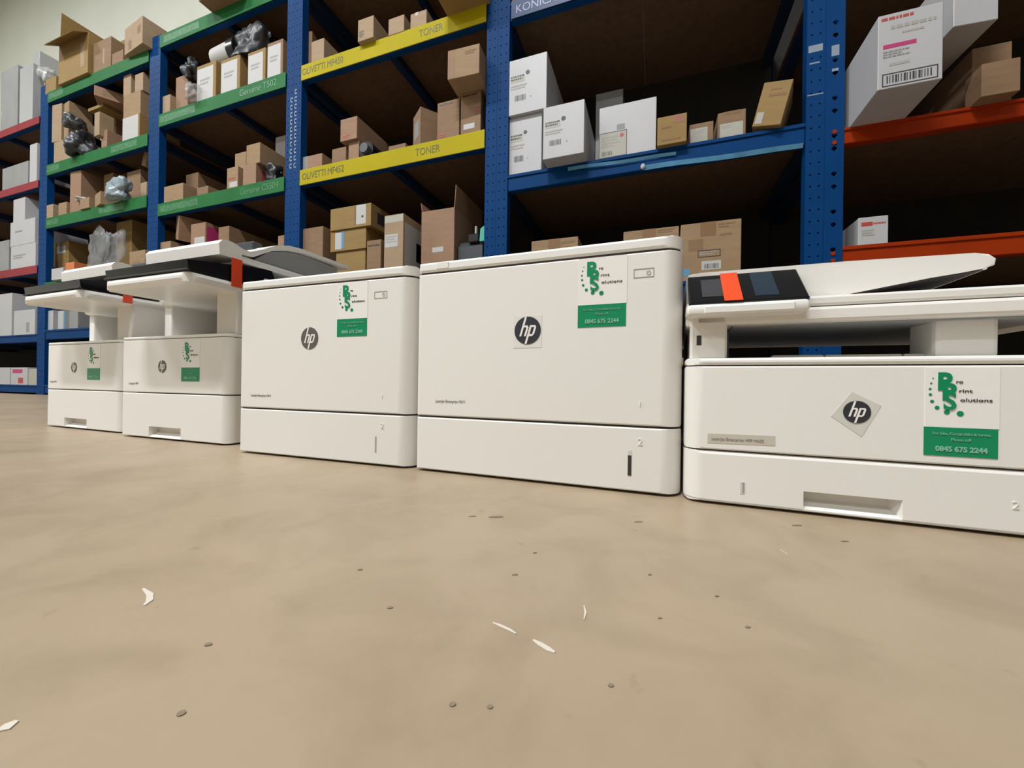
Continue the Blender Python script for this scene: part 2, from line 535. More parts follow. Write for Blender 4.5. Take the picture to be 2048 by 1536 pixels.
RACKS = {}
def rack(key, xa, xb, levels, label, teardrop_left=False, dark=None):
    """levels: list of (beam bottom z, beam height, beam material, strip material or None)"""
    e = empty('storage_rack', (xa, YR, 0))
    tag(e, label, 'rack', 'blue storage racks along the wall')
    W = xb - xa
    for k, x in enumerate((0.0, W - PW)):
        p = link('post', ME_POST_T if (teardrop_left and k == 0) else ME_POST, e)
        p.location = (x, 0, 0)
        p = link('post', ME_POST_R, e)
        p.location = (x, RD - PD, 0)
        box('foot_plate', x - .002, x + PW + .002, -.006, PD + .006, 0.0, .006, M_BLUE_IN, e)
    RACKS[key] = dict(root=e, xa=xa, W=W, levels=[], tops=[])
    for (z, h, bm_, sm) in levels:
        bt = bmesh.new()
        add_box(bt, PW + .001, W - PW - .001, .004, .044, z, z + h, .003)
        add_box(bt, PW + .001, W - PW - .001, -.002, .010, z + h * .80, z + h, .002)
        bf = finish('front_beam', bt, bm_, e)
        box('rear_beam', PW + .001, W - PW - .001, RD - .044, RD - .004, z, z + h, bm_, e, .003)
        n = 2
        t0, t1 = .003, W - .003
        for i in range(n):
            a = t0 + (t1 - t0) * i / n
            b = t0 + (t1 - t0) * (i + 1) / n
            box('shelf_board', a + .001, b - .001, .052, RD - .066, z + h - .022, z + h - .004, M_BOARD, e)
        if key not in ('D', 'E'):
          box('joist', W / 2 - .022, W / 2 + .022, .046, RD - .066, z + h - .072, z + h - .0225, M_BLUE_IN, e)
        for x in (PW * .15, W - PW * .85):
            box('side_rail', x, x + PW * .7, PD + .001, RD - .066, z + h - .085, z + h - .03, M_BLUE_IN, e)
        st = None
        if sm:
            st = box('label_strip', PW + .003, W - PW - .003, -.0075, -.0025, z - .002, z + h - .001, sm, bf, .001)
        RACKS[key]['levels'].append((bf, st))
        RACKS[key]['tops'].append(z + h - .004)
    box('added_back_shade', .004, W - .004, RD - .063, RD - .055, .02, {'C': 2.92, 'D': 2.93, 'E': 2.93}.get(key, max(l[0] for l in levels) + .09), M_BACK_SHADE, e)  # added dark sheet that keeps the depth of the bay black
    return e

rack_levels_red = [(.015, .075, M_BLUE, None), (.503, .075, M_BLUE, None), (1.158, .075, M_BLUE, M_RED), (1.975, .07, M_BLUE, M_RED), (2.585, .07, M_BLUE, M_RED)]
rack('F0', -9.6, -7.061, rack_levels_red, 'empty blue rack with red label strips beyond the carton-filled one')
XB = [-7.06, -5.47, -3.826, -2.33, -0.8365, 0.6667, 2.17]
g = .0005
rack('F', XB[0], XB[1] - g, rack_levels_red,
     'blue end rack with red label strips and white cartons')
rack('A', XB[1] + g, XB[2] - g, [(.015, .08, M_BLUE, None), (.52, .09, M_BLUE, None), (.965, .09, M_BLUE, M_GSTRIP), (1.56, .098, M_BLUE, M_GSTRIP), (2.06, .098, M_BLUE, M_GSTRIP), (2.742, .098, M_BLUE, M_GSTRIP)],
     'blue rack with green label strips, crowded with jumbled cartons and bags')
rack('B', XB[2] + g, XB[3] - g, [(.015, .08, M_BLUE, None), (.74, .09, M_BLUE, None), (1.464, .098, M_BLUE, M_GSTRIP), (2.178, .1, M_BLUE, M_GSTRIP), (2.812, .1, M_BLUE, M_GSTRIP)],
     'blue rack with green label strips beside the yellow stripped rack')
rack('C', XB[3] + g, XB[4] - g, [(.015, .08, M_BLUE, None), (.74, .09, M_BLUE, None), (1.478, .102, M_BLUE, M_YSTRIP), (2.183, .1, M_BLUE, M_YSTRIP), (2.825, .1, M_BLUE, M_YSTRIP)],
     'blue rack with bright yellow label strips reading toner')
rack('D', XB[4] + g, XB[5] - g, [(.015, .08, M_BLUE, None), (.57, .088, M_BLUE, None), (1.215, .088, M_BLUE, None), (2.146, .1, M_BLUE, None)],
     'blue rack with plain blue beams holding white cartons')
rack('E', XB[5] + g, XB[6], [(.015, .08, M_BLUE, None), (.675, .082, M_ORANGE, None), (1.188, .066, M_ORANGE, None), (1.98, .066, M_ORANGE, None)],  # topmost orange level added above the view to shade the bay
     'blue rack with orange beams and teardrop post holes', teardrop_left=True)

# strip lettering, painted glints and worn patches
def strip_text(key, lv, px, py, s, hfrac, material, sx=0.85, dz=.3, size=None):
    R = RACKS[key]
    bf, st = R['levels'][lv]
    x = at(px, py, YR)[0] - R['xa']
    z, h = None, None
    bb = [v.co.z for v in bf.data.vertices]
    z, h = min(bb), max(bb) - min(bb)
    text('lettering', s, x, z + h * dz, -.0078 if st else -.0022, size or h * hfrac, material, st or bf, sx=sx, t=.0004)
strip_text('C', 2, 606, 350, 'OLIVETTI MF452', .62, M_YDK, .78)
strip_text('C', 2, 832, 305, 'TONER', .60, M_YDK, .82)
strip_text('C', 3, 606, 150, 'OLIVETTI MF450', .62, M_YDK, .78)
strip_text('C', 3, 839, 72, 'TONER', .60, M_YDK, .82)
strip_text('B', 2, 482, 380, 'Genuine C5504', .66, M_GPALE, .9)
strip_text('B', 3, 481, 185, 'Genuine T502', .66, M_GPALE, .95)
for key, lv, pa, pb, py in [('B', 2, 321, 397, 415), ('B', 3, 318, 392, 235), ('A', 5, 84, 128, 205), ('A', 4, 82, 120, 350), ('A', 4, 224, 276, 285), ('A', 3, 82, 118, 455), ('A', 3, 200, 250, 420), ('B', 4, 330, 400, 75)]:
    R = RACKS[key]
    bf, st = R['levels'][lv]
    a, b = at(pa, py, YR)[0] - R['xa'], at(pb, py, YR)[0] - R['xa']
    zz = [v.co.z for v in bf.data.vertices]
    z, h = min(zz), max(zz) - min(zz)
    slab('faded_label', [(max(a, PW + .02), b, z + h * .25, z + h * .78)], -.0076, M_GFADE, st, .0004)
# lilac strip on the top beam of rack D
R = RACKS['D']
bf = R['levels'][3][0]
st = box('label_strip', PW + .01, .80, -.0075, -.0025, 2.147, 2.245, M_LSTRIP, bf, .001)
text('lettering', 'KONICA C2', PW + .035, 2.17, -.0078, .062, M_LTEXT, st, sx=.95, t=.0004)
# middle beam of rack D: its lit top lip painted as a pale strip, and a hanging strip
bf = R['levels'][2][0]
def pale_strip(p0, p1, w0, w1, y):
    a, b = at(*p0, YR + y), at(*p1, YR + y)
    ax, bx = a.x - R['xa'], b.x - R['xa']
    bm = bmesh.new()
    n = 8
    A, B = [], []
    for k in range(n + 1):
        t = k / n
        x = ax + (bx - ax) * t
        z = a.z + (b.z - a.z) * t + .002 * math.sin(t * 9)
        w = w0 + (w1 - w0) * t
        A.append(bm.verts.new((x, y - .002 * math.sin(t * 6), z)))
        B.append(bm.verts.new((x, y - .006, z + w)))
    for k in range(n):
        bm.faces.new((A[k], A[k + 1], B[k + 1], B[k]))
    rr = bmesh.ops.extrude_face_region(bm, geom=list(bm.faces))
    for v in rr['geom']:
        if isinstance(v, bmesh.types.BMVert):
            v.co.y += .002
    return finish('lit_lip_and_strip', bm, M_SKY, bf)
pale_strip((1136, 342), (1352, 310), .016, .012, -.004)  # light on the beam's top lip, put into a pale strip
pale_strip((1286, 341), (1606, 296), .022, .018, -.006)
a = at(1286, 336, YR)
bmx = bmesh.new()
bmesh.ops.create_uvsphere(bmx, u_segments=8, v_segments=6, radius=.014)
for v in bmx.verts:
    v.co = Vector((a.x - R['xa'] + v.co.x * .8, -.014 + v.co.y * .6, a.z + v.co.z))
finish('curled_strip_end', bmx, M_LBL, bf)
# pale patches painting the glint off hole edges, rack C / B uprights, orange beam pins on rack E, scuffs
rg = random.Random(5)
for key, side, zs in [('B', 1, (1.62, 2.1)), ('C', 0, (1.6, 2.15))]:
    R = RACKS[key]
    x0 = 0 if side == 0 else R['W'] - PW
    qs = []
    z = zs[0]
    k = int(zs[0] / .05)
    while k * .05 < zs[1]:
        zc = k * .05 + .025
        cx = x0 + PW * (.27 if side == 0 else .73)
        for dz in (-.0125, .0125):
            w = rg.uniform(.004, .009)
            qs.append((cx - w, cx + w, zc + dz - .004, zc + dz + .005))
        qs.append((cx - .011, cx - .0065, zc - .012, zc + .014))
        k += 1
    slab('wear_glint_patch', qs, -.0002, M_WEAR_GLINT, R['root'], .0003)
R = RACKS['E']
for zc in (1.243, 1.197, .73, .70):
    disc('beam_pin', PW * .5, zc, .0085, -.0005, M_ORANGE, R['root'], 12, .003)
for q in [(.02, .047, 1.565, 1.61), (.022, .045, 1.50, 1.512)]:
    slab('wear_glint_patch', [q], -.0002, M_WEAR_GLINT, R['root'], .0003)
R = RACKS['D']
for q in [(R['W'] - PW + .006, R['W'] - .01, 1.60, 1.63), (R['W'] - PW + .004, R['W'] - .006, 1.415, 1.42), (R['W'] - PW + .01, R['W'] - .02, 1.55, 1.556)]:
    slab('wear_glint_patch', [q], -.0002, M_WEAR_GLINT, R['root'], .0003)

# ================================================================== printers
def hp_logo(parent, cx, cz, r, y, disc_m, film=None, rx=1.0):
    if film == 'square':
        q = slab('clear_film', [(cx - r * 1.08, cx + r * 1.06, cz - r * 1.25, cz + r * 1.06)], y, M_FILM, parent, .0004)
        y -= .0004
    elif film == 'diamond':
        slab('clear_film', [[(cx - .0258, cz - .006), (cx + .005, cz - .030), (cx + .0235, cz + .0087), (cx - .0052, cz + .0247)][::1]], y, M_FILM_D, parent, .0004)
        y -= .0004
    lg = disc('logo', cx, cz, r, y, disc_m, parent, 36, .0006, rx)
    # slanted letters h and p drawn as strokes
    sh = 0.30
    def P(x, z):
        return (cx + (x + sh * z) * r * rx, cz + z * r)
    w = .15
    qs = []
    def stroke(x, za, zb):
        qs.append([P(x - w / 2, za), P(x + w / 2, za), P(x + w / 2, zb), P(x - w / 2, zb)])
    stroke(-.42, -.42, .97)              # h stem
    stroke(-.06, -.42, .22)              # h right leg
    qs.append([P(-.35, .22), P(-.06 + w / 2, .22), P(-.10, .36), P(-.35, .36)])
    stroke(.16, -.97, .36)               # p stem
    stroke(.52, -.27, .22)               # p bowl
    qs.append([P(.23, .22), P(.52 + w / 2, .22), P(.48, .36), P(.23, .36)])
    qs.append([P(.23, -.42), P(.48, -.42), P(.52 + w / 2, -.27), P(.23, -.27)])
    slab('letters', qs, y - .0006, M_STICK, lg, .0003)
    return lg

def sticker(parent, x0, x1, zt, zm, zb, y, tilt=0.0):
    """supplier sticker: white square with green monogram, green block with phone number"""
    W, H = x1 - x0, zt - zm
    st = slab('supplier_sticker', [(x0, x1, zm, zt)], y, M_STICK, parent, .0005)
    yy = y - .0005
    gb = slab('green_block', [(x0 - .0005, x1 - .001, zb, zm)], y, M_GREEN, st, .0006)
    text('monogram', 'P', x0 + W * .17, zm + H * .63, yy, H * .40, M_GREEN, st, sx=.95 * W / H, bold=.0012)
    text('monogram', 'P', x0 + W * .235, zm + H * .465, yy - .0002, H * .38, M_GREEN, st, sx=.95 * W / H, bold=.0012)
    text('monogram', 'S', x0 + W * .25, zm + H * .305, yy - .0004, H * .40, M_GREEN, st, sx=1.0 * W / H, bold=.0007)
    for (fx, fz, fr) in [(.11, .82, .010), (.085, .735, .015), (.07, .64, .019), (.075, .545, .023), (.10, .43, .027), (.17, .325, .033), (.305, .255, .041), (.485, .235, .047)]:
        disc('dot', x0 + W * fx, zm + H * fz, H * fr, yy, M_GREEN, st, 14, .0004, W / H)
    text('wording', 'ro', x0 + W * .42, zm + H * .735, yy, H * .085, M_BLACKTX, st, sx=1.25 * W / H)
    text('wording', 'rint', x0 + W * .46, zm + H * .585, yy, H * .085, M_BLACKTX, st, sx=1.5 * W / H)
    text('wording', 'olutions', x0 + W * .48, zm + H * .435, yy, H * .085, M_BLACKTX, st, sx=1.55 * W / H)
    gh = zm - zb
    gy = y - .0006
    cx = (x0 + x1) / 2
    text('small_print', 'For Sales, Consumables & Service', cx, zb + gh * .74, gy, W * .066, M_GREENTX, gb, 'CENTER', sx=.86)
    text('small_print', 'Please call', cx, zb + gh * .54, gy, W * .066, M_GREENTX, gb, 'CENTER')
    text('phone_number', '0845 675 2244', cx, zb + gh * .17, gy, W * .125, M_GREENTX, gb, 'CENTER', sx=.92, bold=.0003)
    return st

def tall_printer(loc, rz, label, W, logo_u, logo_m, film, st_u, pb_u, slot_u, mt_u, slot_w, slot_m, ridge):
    e = empty('laser_printer', (*loc, 0), rz)
    tag(e, label, 'printer', 'single function laser printers on the floor')
    D = .455
    bm = bmesh.new()
    add_box(bm, .006, W - .006, .035, D, .006, .374, .006, 2)
    body = finish('body', bm, M_PRN, e)
    shell('seam', W - .006, .05, .0275, .006, .3626, .0003, M_SEAM, e, x_off=.003, y_off=.003, r_left=.005)
    tr = shell('paper_tray', W, .14, .030, .004, .0985, .0022, M_PRN, e, r_left=.006)
    dr = shell('front_door', W, .36, .030, .1018, .3592, .0022, M_PRN, e, r_left=.006)
    tc = shell('top_cover', W, D - .01, .030, .3626, .3805, .004, M_PRN_LIP, e, r_left=.008)
    # tray details
    zc = (.0615, .0268)
    if slot_w > .004:
        slab('slot_cap', [(slot_u - slot_w / 2, slot_u + slot_w / 2, zc[0] - .0045, zc[0] + .003)], 0, M_EMB, tr, .0006)
    slab('paper_level_slot', [(slot_u - slot_w / 2, slot_u + slot_w / 2, zc[1], zc[0] - .0045)], 0, slot_m, tr, .0006)
    text('tray_number', '2', slot_u + .011, .073, 0, .015, M_PRN_LIP, tr, t=.0004)
    text('tray_number', '1', slot_u + .011, .131, 0, .010, M_PRN_LIP, dr, t=.0006)
    hp_logo(dr, logo_u, .2496, .0228, 0, logo_m, film)
    sticker(dr, st_u, st_u + .0735, .3583, .2855, .2508, 0)
    text('model_name', 'LaserJet Enterprise M611', mt_u, .1265, 0, .0073, M_GREYTX, dr, sx=.82)
    pb = slab('power_button', frame_rects(pb_u, pb_u + .029, .3215, .3350, .0011), 0, M_GREYTX, dr, .0005)
    # power symbol
    qs = []
    for k in range(10):
        t0, t1 = rad(120 + 30 * k), rad(150 + 30 * k)
        c, s_ = pb_u + .0215, .3280
        qs.append([(c + .0024 * math.cos(t0), s_ + .0024 * math.sin(t0)), (c + .0033 * math.cos(t0), s_ + .0033 * math.sin(t0)),
                   (c + .0033 * math.cos(t1), s_ + .0033 * math.sin(t1)), (c + .0024 * math.cos(t1), s_ + .0024 * math.sin(t1))])
    qs.append((pb_u + .0210, pb_u + .0220, .3285, .3318))
    slab('power_symbol', qs, 0, M_GREYTX, pb, .0005)
    if ridge:
        box('output_ridge', .008, .16, .05, .40, .378, .3915, M_PRN_LIP, e, .005, 2)
        box('latch_tab', .039, .064, -.0012, .02, .3665, .3785, M_PRN_LIP, tc, .001)
        bm = bmesh.new()
        bmesh.ops.create_uvsphere(bm, u_segments=10, v_segments=6, radius=.005)
        for v in bm.verts:
            v.co += Vector((.016, .06, .3945))
        finish('wire_knob', bm, M_PRN_LIP, e)
    else:
        box('output_ridge', .03, .17, .10, .40, .378, .3845, M_PRN_LIP, e, .003)
        box('output_slot', .035, .15, .06, .095, .378, .3825, M_SEAM, e)
    return e

def tape_strip(name, parent, x0, x1, y0, y1, z0, z1):
    return box(name, x0, x1, y0, y1, z0, z1, M_TAPE_R, parent)

tall_printer((-.87, .628), rad(.03), 'off-white tall laser printer with dark grey logo and thin grey tray slot', .447, .2003, M_LOGO_GREY, None,
             .2720, .361, .3688, .034, .0028, M_GREYTX, False)
tall_printer((-.412, .629), rad(-1.68), 'off-white tall laser printer with black logo on clear film and wide black tray slot', .450, .2148, M_LOGO, 'square',
             .2983, .381, .3790, .040, .0052, M_SEAM, True)

def mfp(loc, rz, label, st_z, logo_u, st_u, mt_u, h_u, tape):
    """multifunction printer: two-part front, scanner with black touch panel jutting forward, feeder lid on top"""
    e = empty('multifunction_printer', (*loc, 0), rz)
    tag(e, label, 'printer', 'multifunction printers beside the tall ones')
    W, D = .428, .42
    bm = bmesh.new()
    add_box(bm, .005, W + .004, .06, D, .006, .27, .004)
    body = finish('body', bm, M_PRN, e)
    box('side_seam', .003, W + .0015, .05, .062, .008, .268, M_SEAM, e)
    shell('seam', W - .012, .03, .018, .006, .268, .001, M_SEAM, e, x_off=.006, y_off=.026)
    tr = shell('paper_tray', W, .05, .024, .004, .1225, .002, M_PRN, e, hole=(h_u, h_u + .131, .0058, .0337), hdepth=.022, r_left=.010)
    dr = shell('front_door', W, .05, .024, .1252, .2675, .002, M_PRN, e, r_left=.010)
    shell('top_lip', W, .40, .024, .2688, .2768, .003, M_PRN_LIP, e, r_left=.010)
    hp_logo(dr, logo_u, .195, .0168, 0, M_LOGO_GREY)
    sticker(dr, st_u, st_u + .0705, .2625, .1922, .1565, 0)
    text('model_name', 'LaserJet MFP', mt_u, .1462, 0, .0085, M_GREYTX, dr, sx=.95)
    # pillars and back of the output bay
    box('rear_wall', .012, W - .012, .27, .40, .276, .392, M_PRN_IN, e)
    prism_x('bin_ramp', [(.12, .276), (.27, .276), (.27, .325)], .032, W - .08, M_PRN, e)
    box('pillar', .0, .034, .10, .40, .276, .39, M_PRN, e, .006, 2)
    box('pillar', W - .078, W, .022, .40, .276, .39, M_PRN, e, .006, 2)
    # scanner bed with rounded, forward-jutting console
    sb = shell('scanner_bed', W, .33, .015, .384, .44, .010, M_PRN, e, y_off=.085)
    con = shell('console', .322, .21, .030, .379, .4065, .011, M_PRN_LIP, e, x_off=.108, y_off=-.094)
    pr = [(-.088, .4065), (-.091, .430), (.115, .462), (.125, .44), (.12, .4065)]
    tp = prism_x('touch_panel', pr, .116, .426, M_SCREEN, e)
    box('panel_rim', .114, .4285, -.093, -.087, .4062, .4105, M_SEAM, e, .001)
    # feeder lid: front roll, wavy side-lit paper tray and lower lid
    box('scanner_lid', .145, W + .001, .03, .40, .458, .476, M_PRN_LIP, e, .006, 2)
    top = [(-.024, .462), (-.026, .488), (-.018, .4985), (-.004, .5015), (.012, .4995), (.032, .4925), (.052, .4915), (.085, .508),
           (.125, .532), (.165, .545), (.21, .550), (.40, .553)]
    bot = [(.40, .543), (.215, .539), (.16, .530), (.115, .514), (.085, .496), (.06, .480), (.03, .478), (.03, .462)]
    fd = prism_x('document_feeder', top + bot, .150, W + .002, M_PRN, e, ang=30)
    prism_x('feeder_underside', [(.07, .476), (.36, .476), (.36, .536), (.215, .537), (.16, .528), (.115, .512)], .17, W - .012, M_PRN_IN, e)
    box('paper_guide', .20, .36, .11, .14, .525, .548, M_GREYP, fd, .003)
    box('paper_stop', .20, .40, .28, .38, .551, .558, M_GREYP, fd, .002)
    if tape:
        tape_strip('shipping_tape', e, W + .0025, W + .004, .004, .030, .392, .462)
    else:
        tape_strip('shipping_tape', e, W + .0025, W + .004, .0, .022, .385, .408)
    return e

mfp((-1.41, .679), rad(-.19), 'off-white multifunction printer with orange tape down its panel, touching a tall printer', .2569, .1785, .2568, .034, .125, True)
mfp((-1.90, .719), rad(-1.47), 'off-white multifunction printer at the row end by the red strip rack', .2532, .168, .2460, .020, .1135, False)

def wide_mfp(loc, rz, label):
    e = empty('multifunction_printer', (*loc, 0), rz)
    tag(e, label, 'printer', 'multifunction printers beside the tall ones')
    W, D = .432, .42
    box('body', .006, W - .006, .06, D, .006, .194, M_PRN, e, .004)
    shell('seam', W - .012, .05, .018, .006, .192, .001, M_SEAM, e, x_off=.006, y_off=.026)
    tr = shell('paper_tray', W, .12, .024, .003, .0730, .004, M_PRN, e, hole=(.1397, .2378, .0052, .0296), hdepth=.020)
    dr = shell('front_door', W, .30, .024, .0752, .1893, .002, M_PRN, e)
    shell('top_lip', W, D - .005, .024, .1910, .2005, .0035, M_PRN_LIP, e)
    hp_logo(dr, .1928, .1326, .0137, 0, M_LOGO, 'diamond')
    sticker(dr, .2560, .3192, .1868, .1182, .0853, 0)
    lb = slab('model_label', [[(.0289, .0838), (.1083, .0853), (.1081, .0982), (.0289, .0970)]], 0, M_LBL_TAN, dr, .0004)
    text('model_name', 'LaserJet Enterprise MFP M430', .0335, .0888, -.0004, .0056, M_GREYTX, lb, sx=.90)
    ind = slab('paper_level_slot', [(.069, .0742, .0186, .0343)], 0, M_EMB, tr, .0005)
    slab('slot_gauge', [(.0715, .0738, .0205, .034)], -.0005, M_GREYTX, ind, .0003)
    text('tray_number', '2', .330, .032, 0, .012, M_PRN, tr, t=.0004)
    # output bay
    pl_ = box('pillar', .006, .053, .014, .30, .199, .262, M_PRN, e, .003)
    slab('usb_port', [(.0145, .0205, .220, .2335)], .014, M_SEAM, pl_, .0006)
    bm = bmesh.new()
    vv = [bm.verts.new(p) for p in ((.053, .03, .199), (.067, .11, .199), (.067, .11, .255), (.053, .03, .255), (.053, .11, .199), (.053, .11, .255))]
    for f_ in ((0, 1, 2, 3), (1, 4, 5, 2), (4, 0, 3, 5), (3, 2, 5), (0, 4, 1)):
        bm.faces.new([vv[k] for k in f_])
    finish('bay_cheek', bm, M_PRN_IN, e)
    box('pillar', .283, .342, .04, .10, .199, .262, M_PRN, e, .006, 2)
    xs = [.115, .178, .262, .30]
    for a, b in zip(xs[:-1], xs[1:]):
        box('paper_stop', a + .0008, b - .0008, .06, .075, .199, .2075, M_PRN, e, .0015)
    # scanner bed, lid, feeder
    sb = shell('scanner_bed', W + .02, .37, .016, .2475, .2668, .004, M_PRN, e, x_off=.0005, y_off=.014)
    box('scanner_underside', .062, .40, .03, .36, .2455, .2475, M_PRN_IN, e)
    ld = shell('scanner_lid', W + .02, .36, .016, .2686, .2815, .003, M_PRN, e, x_off=.0005, y_off=.018)
    prof = [(.002, .281), (.001, .322), (.004, .3305), (.02, .3325), (.20, .332), (.325, .3295), (.338, .327), (.3445, .321), (.3435, .3135), (.332, .3095), (.315, .3065),
            (.285, .3025), (.245, .2955), (.205, .2885), (.18, .2815)]
    prism_y('document_feeder', prof, .052, .34, M_PRN, e, bev=.002)
    prism_y('feeder_underside', [(.178, .2812), (.205, .2881), (.245, .2951), (.285, .3021), (.316, .3062), (.332, .3090), (.333, .3080), (.316, .3054), (.285, .3012), (.245, .2942), (.205, .2872), (.19, .2812)], .0525, .338, M_SEAM, e)  # near-black plate: shade beneath the feeder put into its colour
    prism_y('document_guide', [(.335, .317), (.362, .3195), (.362, .3215), (.335, .323)], .10, .30, M_FILM, e)
    # tilted touch screen on the left
    box('screen_bezel', .0, .142, -.014, .06, .2575, .2735, M_PRN_LIP, e, .006, 3)
    box('bezel_hatch', .022, .125, -.0155, -.006, .2595, .2695, M_PRN_LIP, e, .0012)
    a0, a1 = Vector((0, -.013, .275)), Vector((0, .048, .3265))
    L = (a1 - a0).length
    def tilted(name, x0, x1, s0, s1, n0, n1, material, parent, taper=0.0):
        d = (a1 - a0).normalized()
        n = Vector((0, -d.z, d.y))
        bm = bmesh.new()
        vs_ = []
        for nn in (n0, n1):
            for (x, s) in ((x0, s0), (x1 + taper * (1 - s0), s0), (x1 + taper * (1 - s1), s1), (x0, s1)):
                p = a0 + d * (L * s) + n * nn
                vs_.append(bm.verts.new((x, p.y, p.z)))
        for f_ in ((0, 1, 2, 3), (7, 6, 5, 4), (0, 4, 5, 1), (1, 5, 6, 2), (2, 6, 7, 3), (3, 7, 4, 0)):
            bm.faces.new([vs_[k] for k in f_])
        bmesh.ops.bevel(bm, geom=list(bm.edges), offset=min(.0015, abs(n1 - n0) * .3), segments=1, affect='EDGES')
        return finish(name, bm, material, parent)
    sc = tilted('touch_screen', .003, .141, 0, 1, -.010, 0, M_SCREEN, e)
    tilted('screen_display', .020, .052, .18, .82, 0, .0006, M_SCREEN_G, sc)
    tilted('screen_film', .083, .110, .12, .97, 0, .0006, M_SCREEN_B, sc)
    tp = tilted('shipping_tape', .046, .068, -.005, 1.0, .0008, .0016, M_TAPE_R, sc)
    return e
wide_mfp((.041, .606), rad(-1.88), 'low wide multifunction printer with tilted black touch screen and diamond logo film')

# ================================================================== cartons and other goods on the racks
TOPS = {}
def top(key, lv):
    return RACKS[key]['tops'][lv] + .0005

def carton(key, label, px0, px1, pyt, z0, yo=.03, depth=.35, rz=0.0, m_=0, feats=(), group='cartons on the storage racks', cat='box', tilt=(0, 0), name='cardboard_box', h=None, w=None, lift=0.0, seed=0):
    """px0, px1, pyt: where its front edge and top stand in the photograph on the plane YR + yo"""
    Y = YR + yo
    material = CARD[m_] if isinstance(m_, int) else m_
    if isinstance(z0, str):
        z0 = TOPS[z0]
    a, b = at(px0, pyt, Y), at(px1, pyt, Y)
    wd = w or abs(b.x - a.x)
    zt = a.z if h is None else z0 + h
    ht = max(.03, zt - z0)
    TOPS[key] = z0 + ht + .0008
    xc = (a.x + b.x) / 2
    if rz and w:
        xc = (a.x + b.x) / 2
    loc = Vector((xc, Y + depth / 2, z0 + lift))
    bm = bmesh.new()
    add_box(bm, -wd / 2, wd / 2, -depth / 2, depth / 2, 0, ht, .002)
    if feats:
        root = empty(name, loc, rad(rz))
        finish('body', bm, material, root, smooth=False)
    else:
        root = finish(name, bm, material, smooth=False)
        root.location = loc
    root.rotation_euler = (rad(tilt[0]), rad(tilt[1]), rad(rz))
    tag(root, label, cat, group)
    yf = -depth / 2
    X = lambda f: -wd / 2 + wd * f
    Z = lambda f: ht * f
    for i, f in enumerate(feats):
        k = f[0]
        if k == 'tape':
            c, tw, dn = (f[1:] + (.5, .14, .16)[len(f) - 1:])
            slab('tape', [(X(c - tw / 2), X(c + tw / 2), Z(1 - dn), Z(1))], yf, M_CTAPE, root)
            box('tape', X(c - tw / 2), X(c + tw / 2), yf, -yf, ht, ht + .0005, M_CTAPE, root)
        elif k == 'label':
            slab('label', [(X(f[1]), X(f[2]), Z(f[3]), Z(f[4]))], yf, f[5] if len(f) > 5 else M_LBL, root)
        elif k == 'bars':
            slab('print', bars(X(f[1]), X(f[2]), Z(f[3]), Z(f[4]), f[5], seed + i + 2), yf - .0006, f[6] if len(f) > 6 else M_BLACKTX, root, .0003)
        elif k == 'code':
            slab('barcode', barcode(X(f[1]), X(f[2]), Z(f[3]), Z(f[4]), seed + i), yf - .0006, M_BLACKTX, root, .0003)
        elif k == 'dot':
            disc('round_mark', X(f[1]), Z(f[2]), wd * f[3], yf - .0006, f[4], root, 16, .0003)
        elif k == 'frame':
            slab('printed_frame', frame_rects(X(f[1]), X(f[2]), Z(f[3]), Z(f[4]), .003), yf - .0006, M_BLACKTX, root, .0003)
        elif k == 'right':      # patch on the right-hand side face: along depth a..b, height c..d
            box('side_label', wd / 2, wd / 2 + .0006, yf + depth * f[1], yf + depth * f[2], Z(f[3]), Z(f[4]), f[5], root)
        elif k == 'flaps':      # open top: upright flaps (side, length, lean degrees)
            for (sd, ln, lean) in f[1]:
                fb = bmesh.new()
                if sd in 'LR':
                    s = -1 if sd == 'L' else 1
                    add_box(fb, -.002, .002, yf + .004, -yf - .004, 0, ln)
                    R_ = Matrix.Rotation(rad(lean) * s, 4, 'Y')
                    off = Vector((s * (wd / 2 - .003), 0, ht))
                else:
                    s = -1 if sd == 'F' else 1
                    add_box(fb, -wd / 2 + .004, wd / 2 - .004, -.002, .002, 0, ln)
                    R_ = Matrix.Rotation(-rad(lean) * s, 4, 'X')
                    off = Vector((0, s * (depth / 2 - .003), ht))
                for v in fb.verts:
                    v.co = R_ @ v.co + off
                finish('flap', fb, material, root, smooth=False)
    return root

def bag(label, px, py, yo, size, material, seed, z0=None, cat='bag', group=None, name='plastic_bag', sub=4, amp=.55):
    c = at(px, py, YR + yo)
    bm = bmesh.new()
    bmesh.ops.create_icosphere(bm, subdivisions=sub, radius=1.0)
    o_ = Vector((seed * 3.1, seed * 1.7, seed * .9))
    for v in bm.verts:
        n = v.co.normalized()
        s = 1.0 + amp * 1.1 * mnoise.noise(n * 1.3 + o_)
        s -= amp * .55 * abs(mnoise.noise(n * 2.9 + o_ * 1.3))
        s -= amp * .30 * abs(mnoise.noise(n * 6.5 + o_ * .7))
        # squarish rather than round
        q = max(abs(n.x), abs(n.y), abs(n.z))
        s *= .78 / q ** .55
        v.co = Vector((n.x * s * size[0], n.y * s * size[1], n.z * s * size[2])) * 1.15
    zmin = min(v.co.z for v in bm.verts)
    fl_ = zmin * .75
    for v in bm.verts:
        v.co.z = max(v.co.z, fl_)
    o = finish(name, bm, material, ang=70)
    o.location = (c.x, c.y, (z0 - fl_) if z0 is not None else c.z)
    tag(o, label, cat, group)
    return o

LB = ('label', .12, .88, .08, .92)
